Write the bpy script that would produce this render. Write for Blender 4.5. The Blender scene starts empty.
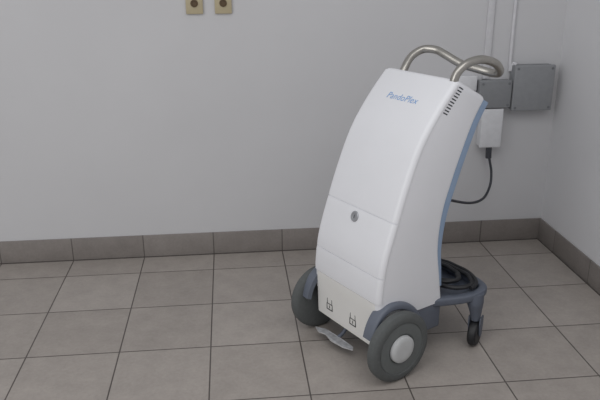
import bpy, bmesh, math, random
from mathutils import Vector, Matrix

scene = bpy.context.scene
col = scene.collection
try:
    scene.view_settings.view_transform = 'Standard'
    scene.view_settings.look = 'None'
except Exception:
    pass

# ------------------------------------------------------------------ materials
def lin(c):
    return tuple(((x/255)/12.92 if x/255 <= 0.04045 else ((x/255+0.055)/1.055)**2.4) for x in c) + (1,)

def mat(name, rgb, rough=0.5, metal=0.0, noise=0.04, scale=40, bump=0.0, spec=0.5, detail=4):
    m = bpy.data.materials.new(name); m.use_nodes = True
    nt = m.node_tree; b = nt.nodes['Principled BSDF']
    c = lin(rgb)
    tc = nt.nodes.new('ShaderNodeTexCoord'); n = nt.nodes.new('ShaderNodeTexNoise')
    n.inputs['Scale'].default_value = scale; n.inputs['Detail'].default_value = detail
    nt.links.new(tc.outputs['Object'], n.inputs['Vector'])
    r = nt.nodes.new('ShaderNodeValToRGB')
    r.color_ramp.elements[0].position = .3; r.color_ramp.elements[1].position = .7
    r.color_ramp.elements[0].color = tuple(x*(1-noise) for x in c[:3])+(1,)
    r.color_ramp.elements[1].color = tuple(min(1, x*(1+noise)) for x in c[:3])+(1,)
    nt.links.new(n.outputs['Fac'], r.inputs['Fac']); nt.links.new(r.outputs['Color'], b.inputs['Base Color'])
    b.inputs['Roughness'].default_value = rough; b.inputs['Metallic'].default_value = metal
    b.inputs['Specular IOR Level'].default_value = spec
    if bump:
        bp = nt.nodes.new('ShaderNodeBump'); bp.inputs['Strength'].default_value = bump
        bp.inputs['Distance'].default_value = .002
        nt.links.new(n.outputs['Fac'], bp.inputs['Height']); nt.links.new(bp.outputs['Normal'], b.inputs['Normal'])
    return m

def wall_mat(name, rgb):
    """painted plaster: broad unevenness plus a few faint scuffs"""
    m = mat(name, rgb, .7, noise=.02, scale=2.2, spec=.25, detail=6)
    nt = m.node_tree; N = nt.nodes; L = nt.links; b = N['Principled BSDF']
    src = b.inputs['Base Color'].links[0].from_socket
    tc = N.new('ShaderNodeTexCoord'); mp = N.new('ShaderNodeMapping'); mp.inputs['Scale'].default_value = (1.0, 1.0, 3.0)
    n = N.new('ShaderNodeTexNoise'); n.inputs['Scale'].default_value = 7; n.inputs['Detail'].default_value = 10; n.inputs['Roughness'].default_value = .75
    L.new(tc.outputs['Object'], mp.inputs[0]); L.new(mp.outputs[0], n.inputs['Vector'])
    r = N.new('ShaderNodeMapRange'); r.inputs[1].default_value = .64; r.inputs[2].default_value = .76
    r.inputs[3].default_value = 1; r.inputs[4].default_value = .92
    L.new(n.outputs['Fac'], r.inputs[0])
    vm = N.new('ShaderNodeVectorMath'); vm.operation = 'SCALE'
    L.new(src, vm.inputs[0]); L.new(r.outputs[0], vm.inputs['Scale']); L.new(vm.outputs[0], b.inputs['Base Color'])
    bp = N.new('ShaderNodeBump'); bp.inputs['Strength'].default_value = .25; bp.inputs['Distance'].default_value = .004
    n3 = N.new('ShaderNodeTexNoise'); n3.inputs['Scale'].default_value = 5; n3.inputs['Detail'].default_value = 6
    L.new(tc.outputs['Object'], n3.inputs['Vector']); L.new(n3.outputs['Fac'], bp.inputs['Height']); L.new(bp.outputs['Normal'], b.inputs['Normal'])
    return m

def tile_mat(name, c1, c2, mortar, T, off, axes='xy', msize=.0032, height=None, rough=.4):
    m = bpy.data.materials.new(name); m.use_nodes = True
    nt = m.node_tree; N = nt.nodes; Lk = nt.links; b = N['Principled BSDF']
    tc = N.new('ShaderNodeTexCoord'); sp = N.new('ShaderNodeSeparateXYZ'); cb = N.new('ShaderNodeCombineXYZ')
    Lk.new(tc.outputs['Object'], sp.inputs[0])
    for k, a in enumerate(axes):
        ad = N.new('ShaderNodeMath'); ad.operation = 'ADD'; ad.inputs[1].default_value = off[k]
        Lk.new(sp.outputs['XYZ'.index(a.upper())], ad.inputs[0]); Lk.new(ad.outputs[0], cb.inputs[k])
    br = N.new('ShaderNodeTexBrick'); br.offset = 0; br.squash = 1
    br.inputs['Scale'].default_value = 1; br.inputs['Brick Width'].default_value = T
    br.inputs['Row Height'].default_value = height or T; br.inputs['Mortar Size'].default_value = msize
    br.inputs['Mortar Smooth'].default_value = .5; br.inputs['Bias'].default_value = 0
    br.inputs['Color1'].default_value = lin(c1); br.inputs['Color2'].default_value = lin(c2)
    br.inputs['Mortar'].default_value = lin(mortar)
    Lk.new(cb.outputs[0], br.inputs['Vector'])
    n = N.new('ShaderNodeTexNoise'); n.inputs['Scale'].default_value = 80; n.inputs['Detail'].default_value = 8
    n.inputs['Roughness'].default_value = .75
    n2 = N.new('ShaderNodeTexNoise'); n2.inputs['Scale'].default_value = 11; n2.inputs['Detail'].default_value = 9
    n2.inputs['Roughness'].default_value = .7
    n3 = N.new('ShaderNodeTexNoise'); n3.inputs['Scale'].default_value = 2.5; n3.inputs['Detail'].default_value = 4
    for q in (n, n2, n3): Lk.new(tc.outputs['Object'], q.inputs['Vector'])
    r = N.new('ShaderNodeMapRange'); r.inputs[3].default_value = .78; r.inputs[4].default_value = 1.22
    r2 = N.new('ShaderNodeMapRange'); r2.inputs[3].default_value = .74; r2.inputs[4].default_value = 1.26
    r3 = N.new('ShaderNodeMapRange'); r3.inputs[3].default_value = .9; r3.inputs[4].default_value = 1.1
    Lk.new(n.outputs['Fac'], r.inputs[0]); Lk.new(n2.outputs['Fac'], r2.inputs[0]); Lk.new(n3.outputs['Fac'], r3.inputs[0])
    mu = N.new('ShaderNodeMath'); mu.operation = 'MULTIPLY'
    mu2 = N.new('ShaderNodeMath'); mu2.operation = 'MULTIPLY'
    Lk.new(r.outputs[0], mu.inputs[0]); Lk.new(r2.outputs[0], mu.inputs[1])
    Lk.new(mu.outputs[0], mu2.inputs[0]); Lk.new(r3.outputs[0], mu2.inputs[1])
    vm = N.new('ShaderNodeVectorMath'); vm.operation = 'SCALE'
    Lk.new(br.outputs['Color'], vm.inputs[0]); Lk.new(mu2.outputs[0], vm.inputs['Scale'])
    Lk.new(vm.outputs[0], b.inputs['Base Color'])
    b.inputs['Roughness'].default_value = rough
    b.inputs['Specular IOR Level'].default_value = .4
    bp = N.new('ShaderNodeBump'); bp.inputs['Strength'].default_value = .3; bp.inputs['Distance'].default_value = .002
    bp.invert = True
    Lk.new(br.outputs['Fac'], bp.inputs['Height']); Lk.new(bp.outputs['Normal'], b.inputs['Normal'])
    return m

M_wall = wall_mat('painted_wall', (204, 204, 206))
M_wall_lit = wall_mat('painted_wall_lit', (217, 217, 219))  # lighter copy of the wall paint: light from the left put into the colour
TL = .33
M_floor = tile_mat('floor_tiles', (164, 157, 151), (155, 148, 142), (82, 76, 73), TL, (33*TL, 33*TL-.159))
M_base = tile_mat('baseboard_tiles', (142, 136, 132), (134, 128, 124), (94, 89, 86), TL, (33*TL, .3), 'xz', height=2)
M_base2 = tile_mat('baseboard_tiles_side', (142, 136, 132), (134, 128, 124), (94, 89, 86), TL, (33*TL-.159, .3), 'yz', height=2)
M_grout = mat('dark_grout', (84, 79, 76), .8)
M_white = mat('white_plastic', (230, 231, 235), .36, noise=.01, scale=8)
M_cream = mat('off_white_plate', (225, 224, 221), .5, noise=.015, scale=14)
M_blue = mat('blue_plastic', (142, 163, 190), .45, noise=.02)
M_slate = mat('slate_grey_plastic', (100, 106, 118), .5, noise=.03)
M_slate2 = mat('dark_slate_plastic', (90, 96, 108), .5, noise=.03)
M_rubber = mat('grey_rubber', (88, 91, 91), .8, noise=.06, scale=90)
M_rubber2 = mat('inner_grey_rubber', (100, 104, 104), .7, noise=.05, scale=60)
M_hub = mat('hub_plastic', (192, 194, 195), .5)
M_metal = mat('brushed_metal_tube', (172, 169, 163), .28, .9, noise=.05, scale=30)
M_silver = mat('silver_metal', (196, 197, 200), .35, .35, noise=.2, scale=50)
M_lock = mat('lock_metal', (168, 170, 174), .35, .5)
M_black = mat('black_plastic', (30, 31, 34), .5)
M_dark = mat('dark_vent', (52, 55, 61), .8)
M_gbox = mat('grey_box_plastic', (134, 136, 139), .55)
M_gbox2 = mat('grey_box_lid', (142, 144, 147), .55)
M_screw = mat('grey_screw', (112, 114, 118), .6)
M_wbox = mat('white_box_plastic', (218, 219, 222), .5)
M_cond = mat('conduit_plastic', (212, 212, 215), .6)
M_beige = mat('beige_plate', (184, 172, 142), .5)
M_brown = mat('brown_socket', (92, 74, 52), .6)
M_logo = mat('logo_blue', (122, 164, 214), .5)
M_ink = mat('black_ink', (40, 42, 46), .6)
M_key = mat('keyhole_grey', (96, 98, 102), .6)
M_cable = mat('cable_dark', (58, 60, 66), .5)

# ------------------------------------------------------------------ mesh helpers
def obj_from(name, verts, faces, m, parent=None, smooth=False, bevel=0, seg=2):
    me = bpy.data.meshes.new(name); me.from_pydata([tuple(v) for v in verts], [], faces); me.update()
    bm = bmesh.new(); bm.from_mesh(me); bmesh.ops.recalc_face_normals(bm, faces=bm.faces)
    if bevel:
        bmesh.ops.bevel(bm, geom=[e for e in bm.edges if len(e.link_faces) == 2 and e.calc_face_angle(0) > .5],
                        offset=bevel, segments=seg, affect='EDGES', profile=.5)
    bm.to_mesh(me); bm.free()
    me.materials.append(m)
    o = bpy.data.objects.new(name, me); col.objects.link(o)
    if smooth or bevel:
        for p in me.polygons: p.use_smooth = True
        try: me.set_sharp_from_angle(angle=math.radians(35))
        except Exception: pass
    if parent: o.parent = parent
    return o

def box(name, lo, hi, m, parent=None, bevel=0, seg=2):
    x0, y0, z0 = lo; x1, y1, z1 = hi
    v = [(x0,y0,z0),(x1,y0,z0),(x1,y1,z0),(x0,y1,z0),(x0,y0,z1),(x1,y0,z1),(x1,y1,z1),(x0,y1,z1)]
    f = [(0,3,2,1),(4,5,6,7),(0,1,5,4),(1,2,6,5),(2,3,7,6),(3,0,4,7)]
    return obj_from(name, v, f, m, parent, bevel=bevel, seg=seg)

def loft(name, rings, m, parent=None, caps=True, closed=True, smooth=True):
    n = len(rings[0]); V = [p for r in rings for p in r]; F = []
    for i in range(len(rings)-1):
        for j in range(n if closed else n-1):
            a = i*n+j; b = i*n+(j+1) % n
            F.append((a, b, b+n, a+n))
    if caps:
        F.append(tuple(range(n))[::-1]); F.append(tuple((len(rings)-1)*n+j for j in range(n)))
    return obj_from(name, V, F, m, parent, smooth=smooth)

def lathe_x(name, prof, cy, cz, m, parent=None, seg=64, rot=0.0, cx=0.0):
    rings = []
    Rm = Matrix.Rotation(rot, 3, 'Z')
    for x, r in prof:
        ring = []
        for k in range(seg):
            a = 2*math.pi*k/seg
            p = Rm @ Vector((x-cx, r*math.cos(a), r*math.sin(a)))
            ring.append((p.x+cx, p.y+cy, p.z+cz))
        rings.append(ring)
    return loft(name, rings, m, parent)

def catmull(pts, n=10):
    P = [Vector(p) for p in pts]; P = [2*P[0]-P[1]] + P + [2*P[-1]-P[-2]]; out = []
    for i in range(1, len(P)-2):
        for k in range(n):
            t = k/n
            out.append(.5*((2*P[i])+(P[i+1]-P[i-1])*t+(2*P[i-1]-5*P[i]+4*P[i+1]-P[i+2])*t*t+(3*P[i]-P[i-1]-3*P[i+1]+P[i+2])*t**3))
    out.append(P[-2]); return out

def tube(name, pts, r, m, parent=None, n=10, seg=14, smooth_pts=True, radii=None):
    P = catmull(pts, n) if smooth_pts else [Vector(p) for p in pts]
    rings = []; up = Vector((0, 0, 1)); T0 = (P[1]-P[0]).normalized()
    if abs(T0.dot(up)) > .9: up = Vector((1, 0, 0))
    nrm = (up - T0*up.dot(T0)).normalized()
    for i, p in enumerate(P):
        if radii: 
            t = i/(len(P)-1)*(len(radii)-1); k = min(int(t), len(radii)-2); r = radii[k]+(radii[k+1]-radii[k])*(t-k)
        T = (P[min(i+1, len(P)-1)]-P[max(i-1, 0)]).normalized()
        nrm = (nrm - T*nrm.dot(T)).normalized(); bi = T.cross(nrm)
        rings.append([tuple(p+r*(math.cos(2*math.pi*k/seg)*nrm+math.sin(2*math.pi*k/seg)*bi)) for k in range(seg)])
    return loft(name, rings, m, parent)

def top(o, label, cat):
    o['label'] = label; o['category'] = cat
def structure(o): o['kind'] = 'structure'
def empty(name, loc, rotz=0):
    e = bpy.data.objects.new(name, None); e.empty_display_size = .1
    e.location = loc; e.rotation_euler = (0, 0, rotz); col.objects.link(e); return e

# ------------------------------------------------------------------ room
WX = 1.622
o = box('floor', (-4, -5, -.05), (WX+.1, .1, 0), M_floor); structure(o)
o = box('wall_back', (-4, .008, 0), (WX+.1, .1, 2.7), M_wall); structure(o)
o = box('wall_right', (WX+.008, -5, 0), (WX+.1, .008, 2.7), M_wall_lit); structure(o)
o = box('baseboard_back', (-4, 0, .003), (WX, .008, .112), M_base, bevel=.002); structure(o)
o = box('baseboard_right', (WX, -5, .003), (WX+.008, .008, .112), M_base2, bevel=.002); structure(o)
o = box('trim_1', (-4, -.003, 0), (WX, .008, .003), M_grout); structure(o)
o = box('trim_2', (WX-.003, -5, 0), (WX+.008, -.003, .003), M_grout); structure(o)

# ------------------------------------------------------------------ machine
ANG = math.atan2(-.879, .476)
dev = empty('medical_cart', (.5075, -.9052, 0), ANG)
top(dev, 'white wheeled medical machine with curved leaning body and tubular handle', 'medical machine')

tab = [(-.034, .20, .262, .20), (-.036, .30, .245, .30), (-.022, .41, .228, .415), (.018, .54, .238, .535),
       (.062, .665, .272, .635), (.115, .785, .316, .740), (.185, .885, .360, .832), (.262, .972, .404, .898)]
FR = [Vector((p.x, p.y)) for p in catmull([(a, b, 0) for a, b, c, d in tab], 8)]
BK = [Vector((p.x, p.y)) for p in catmull([(c, d, 0) for a, b, c, d in tab], 8)]
EXT = [Vector((-.030, .100)), Vector((-.032, .15))]
CX = .004
def HWz(z): return .181-.008*min(1, max(0, (z-.55)/.42))

def section(f, b, hw, rf, rb):
    d = (b-f); L = d.length; d = d/L; ring = []
    def arc(cx, cs, r, a0, a1):
        for k in range(6):
            a = math.radians(a0+(a1-a0)*k/5)
            x = cx+r*math.cos(a); s = cs+r*math.sin(a)
            ring.append((x+CX, f.x+d.x*s, f.y+d.y*s))
    arc(hw-rf, rf, rf, -90, 0); arc(hw-rb, L-rb, rb, 0, 90)
    arc(-hw+rb, L-rb, rb, 90, 180); arc(-hw+rf, rf, rf, 180, 270)
    return ring
rings = [section(f, b, HWz(f.y), .020, .014) for f, b in zip(FR, BK)]
f, b = FR[-1], BK[-1]; n = Vector((-(b-f).y, (b-f).x)).normalized()
if n.y < 0: n = -n
dd = (b-f).normalized()
for h, ins in ((.006, .003), (.010, .009), (.012, .02)):
    rings.append(section(f+n*h+dd*ins, b+n*h-dd*ins, HWz(1)-ins, .019, .014))
body = loft('body_shell', rings, M_white, dev)
body['label'] = 'glossy white curved body shell'

def fcurve(z):
    C = [EXT[0], EXT[1]]+FR
    for i in range(len(C)-1):
        if C[i].y <= z <= C[i+1].y:
            t = (z-C[i].y)/(C[i+1].y-C[i].y); p = C[i].lerp(C[i+1], t)
            T = (C[min(i+2, len(C)-1)]-C[max(i-1, 0)]).normalized(); return p, T
    return C[-1], (C[-1]-C[-2]).normalized()

def panel(name, z0, z1, dhw=.0012, th=.0035, m=M_white):
    rings = []; N = max(6, int((z1-z0)/.015))
    for i in range(N+1):
        z = z0+(z1-z0)*i/N; p, T = fcurve(z); nn = Vector((-T.y, T.x)); hw = HWz(z)+dhw
        if nn.x > 0: nn = -nn
        e = 0 if 0 < i < N else .0008
        ring = []; r = .018; xs = []
        for k in range(6):
            a = math.radians(90*k/5)
            xs.append((hw-r+r*math.sin(a), r-r*math.cos(a)))
        outer = [(-x, d) for x, d in reversed(xs)]+xs
        for x, d in outer:
            q = p+nn*(th-e)-nn*d; ring.append((x+CX, q.x, q.y))
        for x, d in reversed(outer):
            q = p-nn*(.004+d); ring.append((x*.985+CX, q.x, q.y))
        rings.append(ring)
    return loft(name, rings, m, dev)
panel('front_cover', .5475, .972)
panel('access_door', .3650, .5448)
panel('lower_cover', .2720, .3623)
o = panel('front_plate', .102, .2690, -.011, m=M_cream); o['label'] = 'off-white lower front plate'

# blue back strip
rings = []
for i, (f, b) in enumerate(list(zip(FR, BK))[5:]):
    t = min(1, i/22)
    d = (b-f).normalized(); rings.append(section(b-d*.014, b+d*(.008+.021*t), HWz(f.y)-.003, .005, .009))
o = loft('back_panel', rings, M_blue, dev); o['label'] = 'pale blue back panel edge'

# vent slots
V = []; F = []
for i in range(10):
    z = .892+i*.0082
    p, T = fcurve(z); d = (BK[-1]-FR[-1]).normalized()
    c0 = p+d*.021; c1 = p+d*.042
    t = T*.0020; base = len(V)
    for x in (CX+HWz(z)-.002, CX+HWz(z)+.0008):
        for q in (c0-t, c1-t, c1+t, c0+t): V.append((x, q.x, q.y))
    F += [(base, base+1, base+2, base+3), (base+4, base+5, base+6, base+7)] + \
         [(base+k, base+(k+1) % 4, base+4+(k+1) % 4, base+4+k) for k in range(4)]
o = obj_from('vent_grille', V, F, M_dark, dev); o['label'] = 'dark slotted ventilation grille'

# lock
p, T = fcurve(.517); nn = Vector((-abs(T.y), T.x))
lk = []
ax = Vector((0, nn.x, nn.y)); ex = Vector((1, 0, 0)); ey = ax.cross(ex)
c = Vector((-.002, p.x, p.y))
for h, r in ((.002, .0185), (.006, .0185), (.008, .0165), (.0075, .011), (.006, .010)):
    lk.append([tuple(c+ax*h+r*(math.cos(2*math.pi*k/32)*ex+math.sin(2*math.pi*k/32)*ey)) for k in range(32)])
lock = loft('lock', lk, M_lock, dev); lock['label'] = 'round metal key lock'
q = c+ax*.0062
kh = [tuple(q+ax*h+x*ex*1+y*ey) for h in (0, .0012) for x, y in ((-.0014, -.006), (.0014, -.006), (.0014, .006), (-.0014, .006))]
obj_from('keyhole', kh, [(0,1,2,3),(4,5,6,7),(0,1,5,4),(1,2,6,5),(2,3,7,6),(3,0,4,7)], M_key, lock)

def text_mesh(name, s, size, m, origin, ex, ey, parent, shear=0):
    cu = bpy.data.curves.new(name, 'FONT'); cu.body = s; cu.size = size; cu.align_x = 'CENTER'; cu.align_y = 'CENTER'
    cu.extrude = .0002; cu.shear = shear; cu.offset = -.0003; cu.space_character = 1.03
    to = bpy.data.objects.new(name+'_tmp', cu); col.objects.link(to)
    dg = bpy.context.evaluated_depsgraph_get(); me = bpy.data.meshes.new_from_object(to.evaluated_get(dg))
    bpy.data.objects.remove(to)
    ez = ex.cross(ey)
    for v in me.vertices:
        co = v.co.copy(); v.co = origin+ex*co.x+ey*co.y+ez*co.z
    me.materials.clear(); me.materials.append(m)
    o = bpy.data.objects.new(name, me); col.objects.link(o); o.parent = parent; return o
p, T = fcurve(.900)
nn = Vector((-abs(T.y), T.x)); O = Vector((.002, p.x, p.y))+Vector((0, nn.x, nn.y))*.0042
o = text_mesh('logo_lettering', 'PandoPlex', .034, M_logo, O, Vector((1, 0, 0)), Vector((0, T.x, T.y)), dev, .2)
o['label'] = 'pale blue printed lettering'

def mark(x, z, k_=1.2):
    V = []; F = []
    p, T = fcurve(z); y = p.x-.0036
    def stroke(pts, w=.0028):
        pts = [(a*k_, b*k_) for a, b in pts]
        for (a0, b0), (a1, b1) in zip(pts, pts[1:]):
            d = Vector((a1-a0, b1-b0)).normalized(); nrm = Vector((-d.y, d.x))*w/2; e = d*w/2
            s = len(V)
            for yy in (y+.002, y-.0006):
                for c in (Vector((a0, b0))-e-nrm, Vector((a1, b1))+e-nrm, Vector((a1, b1))+e+nrm, Vector((a0, b0))-e+nrm):
                    V.append((x+c.x, yy, z+c.y))
            F.extend([(s, s+1, s+2, s+3), (s+4, s+5, s+6, s+7)]+[(s+k, s+(k+1) % 4, s+4+(k+1) % 4, s+4+k) for k in range(4)])
    stroke([(-.013, -.022), (.013, -.022), (.013, -.003), (-.013, -.003), (-.013, -.022)])
    stroke([(-.011, -.003), (-.011, .010)]+[(-.011*math.cos(math.pi*k/8), .010+.013*math.sin(math.pi*k/8)) for k in range(9)]+[(.011, .010), (.011, -.003)])
    stroke([(0, -.016), (0, -.009)])
    o = obj_from('printed_mark', V, F, M_ink, dev); o['label'] = 'small black printed padlock symbol'
mark(-.082, .164); mark(.052, .164)

# chassis
ch = box('chassis', (-.178, -.015, .095), (.182, .262, .225), M_slate, dev, bevel=.012, seg=3)
ch['label'] = 'slate grey plastic lower chassis'
def fender(s):
    cy, cz = .015, .125
    rings = []; N = 22
    for i in range(N+1):
        a = math.radians(166-(166-24)*i/N)
        ca, sa = math.cos(a), math.sin(a)
        r0, r1 = .118, .143
        xi, xo = .160, .203
        pts = [(xi, r0), (xo-.004, r0), (xo, r0+.004), (xo, r1-.008), (xo-.003, r1-.003), (xo-.009, r1), (xi, r1)]
        rings.append([(s*x, cy+r*ca*(.68 if ca < 0 else 1), cz+r*sa) for x, r in pts])
    o = loft('wheel_bracket', rings, M_slate, dev); o['label'] = 'slim slate grey wheel bracket'
fender(1); fender(-1)

# main wheels
def wheel(s):
    cy, cz, R = .015, .125, .125
    a, b = (.209, .252)
    if s < 0: a, b = .192, .235
    prof = [(a, .03), (a, R-.02), (a+.003, R-.008), (a+.010, R-.001), (a+.022, R), (b-.010, R-.001), (b-.003, R-.008), (b, R-.020),
            (b-.001, R-.030), (b-.005, R-.034), (b-.005, .03)]
    w = lathe_x('wheel', [(s*x, r) for x, r in prof], cy, cz, M_rubber, dev)
    w['label'] = 'large grey rubber-tyred wheel'
    h = [(b-.006, .093), (b-.003, .091), (b-.002, .056), (b-.005, .052)]
    lathe_x('wheel_rim', [(s*x, r) for x, r in h], cy, cz, M_rubber2, w)
    h = [(b-.006, .049), (b+.004, .048), (b+.008, .043), (b+.0095, .030), (b+.0095, .010), (b+.009, .001)]
    k = lathe_x('hub_cap', [(s*x, r) for x, r in h], cy, cz, M_hub, w); k['label'] = 'light grey round hub cap'
wheel(1); wheel(-1)
lathe_x('axle', [(-.20, .001), (-.20, .012), (.215, .012), (.215, .001)], .015, .125, M_lock, dev, seg=20)

# rear horseshoe frame
def bar(name, path, w, h, m):
    P = catmull(path, 8); rings = []
    for i, p in enumerate(P):
        T = (P[min(i+1, len(P)-1)]-P[max(i-1, 0)]); T.z = 0; T.normalize(); sd = Vector((T.y, -T.x, 0)); ring = []
        for cx_, cz_, a0 in ((1, 1, 0), (-1, 1, 90), (-1, -1, 180), (1, -1, 270)):
            for k in range(4):
                a = math.radians(a0+30*k); r = .008
                ring.append(tuple(p+sd*(cx_*(w/2-r)+r*math.cos(a))+Vector((0, 0, 1))*(cz_*(h/2-r)+r*math.sin(a))))
        rings.append(ring)
    return loft(name, rings, m, dev)
half = [(.165, .22, .198), (.190, .27, .200), (.218, .33, .203), (.230, .39, .206), (.206, .442, .208), (.12, .460, .210)]
o = bar('rear_frame', half+[(0, .462, .210)]+[(-a, b, c) for a, b, c in reversed(half)], .032, .030, M_slate2)
o['label'] = 'dark slate grey horseshoe rear frame'
box('rear_tray', (-.19, .25, .190), (.19, .45, .200), M_slate2, dev, bevel=.003)

def caster(x, y, rot):
    R = .050
    rm = Matrix.Rotation(rot, 3, 'Z')
    stem = tube('caster_housing', [(x, y-.012, .216), (x, y-.012, .18), (x, y-.006, .145), (x, y-.002, .105)], .02, M_slate2, dev, n=5, seg=20, radii=[.029, .030, .023, .017])
    stem['label'] = 'slate grey caster housing'
    for s in (1, -1):
        ring1 = []; ring2 = []
        pts = [(-.016, .118), (.018, .118), (.020, .09), (.012, .044), (0, .038), (-.010, .044), (-.018, .09)]
        for yy, zz in pts:
            for xx, rg in ((.018*s, ring1), (.023*s, ring2)):
                p = rm @ Vector((xx, yy, 0)); rg.append((x+p.x, y+p.y, zz))
        loft('caster_fork', [ring1, ring2], M_slate2, stem, smooth=False)
    pr = [(-.016, .01), (-.016, R-.008), (-.011, R-.002), (0, R), (.011, R-.002), (.016, R-.008), (.016, .01)]
    w = lathe_x('caster_wheel', [(x+a, r) for a, r in pr], y, R, M_black, stem, seg=36, rot=rot, cx=x)
    w['label'] = 'small black caster wheel'
caster(.230, .395, math.radians(25))
caster(-.222, .395, math.radians(25))

# push handle : one looped tube
path = [(-.128, .30, .93), (-.133, .325, .972), (-.140, .362, 1.010), (-.128, .405, 1.033), (-.09, .43, 1.034), (-.05, .44, 1.020),
        (.01, .455, .995), (.075, .474, .982), (.122, .488, .974), (.154, .486, .977), (.172, .467, .996), (.175, .432, 1.020), (.170, .37, 1.034),
        (.164, .31, 1.022), (.157, .278, .990), (.152, .270, .94)]
o = tube('push_handle', path, .0142, M_metal, dev, n=8, seg=18); o['label'] = 'looped silver-grey metal tube handle'

# brake pedal
pz = [(-.150,-.050,.036),(-.118,-.060,.034),(-.085,-.052,.037),(-.04,-.060,.034),(.020,-.052,.035),(.056,-.036,.036),(.045,-.024,.037),(-.04,-.026,.039),(-.11,-.030,.038)]
n_ = len(pz)
o = obj_from('brake_pedal', pz+[(a, b, c+.004) for a, b, c in pz],
             [tuple(range(n_))[::-1], tuple(range(n_, 2*n_))]+[(k,(k+1)%n_,n_+(k+1)%n_,n_+k) for k in range(n_)], M_silver, dev)
o['label'] = 'flat silver metal foot pedal'
tube('pedal_arm', [(-.04, -.026, .040), (-.04, .0, .055), (-.04, .04, .11)], .007, M_slate, dev, n=5)

# ------------------------------------------------------------------ loose hose draped over the rear frame
random.seed(7)
pts = []
for k in range(64):
    a = 2*math.pi*k/20
    l = k//20
    cx_, cy_ = [(.06, .368), (.075, .368), (.05, .362), (.07, .365)][l]
    rx, ry = [(.160, .098), (.132, .078), (.105, .060), (.085, .05)][l]
    w = min(1, (k % 20)/20)
    nx = [(.06, .368), (.075, .368), (.05, .362), (.07, .365), (.07, .365)][l+1]; nr = [(.160, .098), (.132, .078), (.105, .060), (.085, .05), (.08, .045)][l+1]
    cx_ += (nx[0]-cx_)*w; cy_ += (nx[1]-cy_)*w; rx += (nr[0]-rx)*w; ry += (nr[1]-ry)*w
    pts.append((cx_+rx*math.cos(a)+random.uniform(-.004, .004), cy_+ry*math.sin(a)+random.uniform(-.004, .004), .2325+.002*(k/20)+.0015*math.sin(2*a+l)))
hose = tube('coiled_hose', pts, .0082, M_black, None, n=3, seg=10)
hose.location = (.5075, -.9052, 0.001); hose.rotation_euler = (0, 0, ANG)
top(hose, 'black rubber hose coiled on the rear frame of the machine', 'hose')

# ------------------------------------------------------------------ wall fittings
def jbox(name, lo, hi, lid, m, m2, screws=True):
    e = empty(name, ((lo[0]+hi[0])/2, hi[1], lo[2]))
    L = e.location
    f = lambda p: (p[0]-L.x, p[1]-L.y, p[2]-L.z)
    box('box_body', f((lo[0]+.003, lo[1]+lid, lo[2]+.003)), f((hi[0]-.003, hi[1], hi[2]-.003)), m, e, bevel=.005, seg=3)
    l = box('box_lid', f(lo), f((hi[0], lo[1]+lid-.001, hi[2])), m2, e, bevel=.005, seg=3)
    if screws:
        for sx in (lo[0]+.015, hi[0]-.015):
            for sz in (lo[2]+.015, hi[2]-.015):
                c = Vector(f((sx, lo[1], sz)))
                loft('screw', [[tuple(c+Vector((r*math.cos(a*math.pi/6), -h, r*math.sin(a*math.pi/6)))) for a in range(12)] for h, r in ((-.001, .006), (.0015, .006), (.002, .004))], M_screw, l)
    return e
e = jbox('junction_box', (1.390, -.062, .674), (1.580, .008, .882), .018, M_gbox, M_gbox2)
top(e, 'large square grey plastic junction box on the wall', 'junction box')
e = jbox('junction_box', (1.235, -.052, .688), (1.388, .008, .815), .016, M_gbox2, M_gbox)
top(e, 'smaller rectangular grey plastic junction box on the wall', 'junction box')
e = jbox('power_socket', (1.258, -.050, .500), (1.360, .008, .684), .018, M_wbox, M_wbox, False)
top(e, 'white plastic power socket box under the grey junction box', 'socket')
e = jbox('wall_connector', (1.140, -.030, .765), (1.230, .008, .835), .01, M_wbox, M_wbox, False)
top(e, 'small white plastic connector box beside the grey junction box', 'connector box')
o = box('cable_conduit', (1.262, -.004, .816), (1.292, .008, 2.6), M_cond, bevel=.002)
top(o, 'white plastic cable trunking running up the wall', 'conduit')
o = tube('cable_conduit', [(1.388, .001, 2.6), (1.388, .001, 1.6), (1.388, .001, .9), (1.40, -.012, .888), (1.41,-.02,.880)], .0075, M_cond, n=4)
top(o, 'thin white plastic conduit pipe running up the wall', 'conduit')

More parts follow.
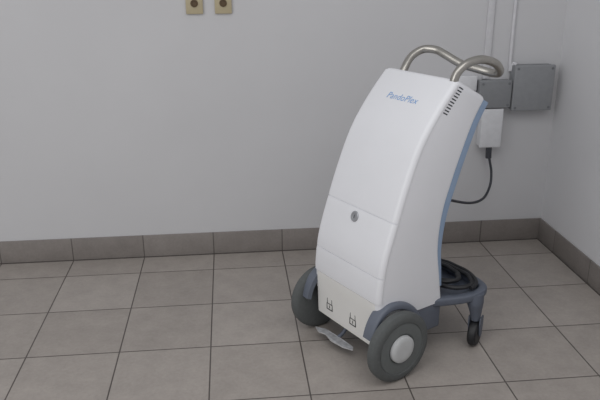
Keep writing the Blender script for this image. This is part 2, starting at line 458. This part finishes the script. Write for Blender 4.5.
def outlet(x0):
    e = empty('wall_outlet', (x0+.036, .008, 1.121))
    box('outlet_plate', (-.036, -.012, 0), (.036, 0, .118), M_beige, e, bevel=.003)
    r = [[(rr*math.cos(a*math.pi/12), -h, .044+rr*math.sin(a*math.pi/12)) for a in range(24)] for h, rr in ((.011, .016), (.015, .016), (.0155, .011), (.013, .009))]
    loft('outlet_socket', r, M_brown, e)
    top(e, 'beige plastic wall outlet plate with brown round socket', 'wall outlet')
    e['group'] = 'beige outlets on the wall'
outlet(-.065); outlet(.057)

plug = tube('power_cable', [(1.308, -.040, .499), (1.308, -.042, .47), (1.316, -.048, .43), (1.325, -.055, .38), (1.310, -.09, .325), (1.255, -.16, .290), (1.15, -.28, .315), (1.0, -.45, .395), (.89, -.60, .475), (.79, -.70, .52)], .006, M_cable, n=8, seg=10)
top(plug, 'dark grey power cable hanging from the wall socket to the machine', 'power cable')
tube('power_plug', [(1.308, -.040, .499), (1.308, -.041, .475), (1.309, -.043, .448)], .014, M_cable, plug, n=4, seg=12)

# ------------------------------------------------------------------ lights
def area(name, loc, rot, sx, sy, e, c=(1, 1, 1)):
    l = bpy.data.lights.new(name, 'AREA'); l.shape = 'RECTANGLE'; l.size = sx; l.size_y = sy; l.energy = e; l.color = c
    o = bpy.data.objects.new(name, l); o.location = loc; o.rotation_euler = rot; col.objects.link(o)
area('ceiling_light', (-.1, -2.5, 2.6), (0, 0, 0), 3.2, 2.0, 30, (1, .99, .985))
area('window_light', (-2.6, -3.6, 1.9), (math.radians(78), 0, math.radians(-50)), 2.2, 1.8, 32, (1, 1, 1))
w = bpy.data.worlds.new('world'); scene.world = w; w.use_nodes = True
w.node_tree.nodes['Background'].inputs[0].default_value = (.96, .97, 1, 1)
w.node_tree.nodes['Background'].inputs[1].default_value = .44

# ------------------------------------------------------------------ camera
cam = bpy.data.cameras.new('camera'); co = bpy.data.objects.new('camera', cam); col.objects.link(co)
cam.sensor_width = 36; cam.lens = 680*36/600; cam.clip_start = .05
pi_, ya, ro = .345, -.100, -.006
R = Matrix.Rotation(ya, 4, 'Z') @ Matrix.Rotation(math.pi/2-pi_, 4, 'X') @ Matrix.Rotation(ro, 4, 'Z')
co.matrix_world = Matrix.Translation((.107, -3.026, 1.353)) @ R
cam.shift_x = 1.5/600
scene.camera = co
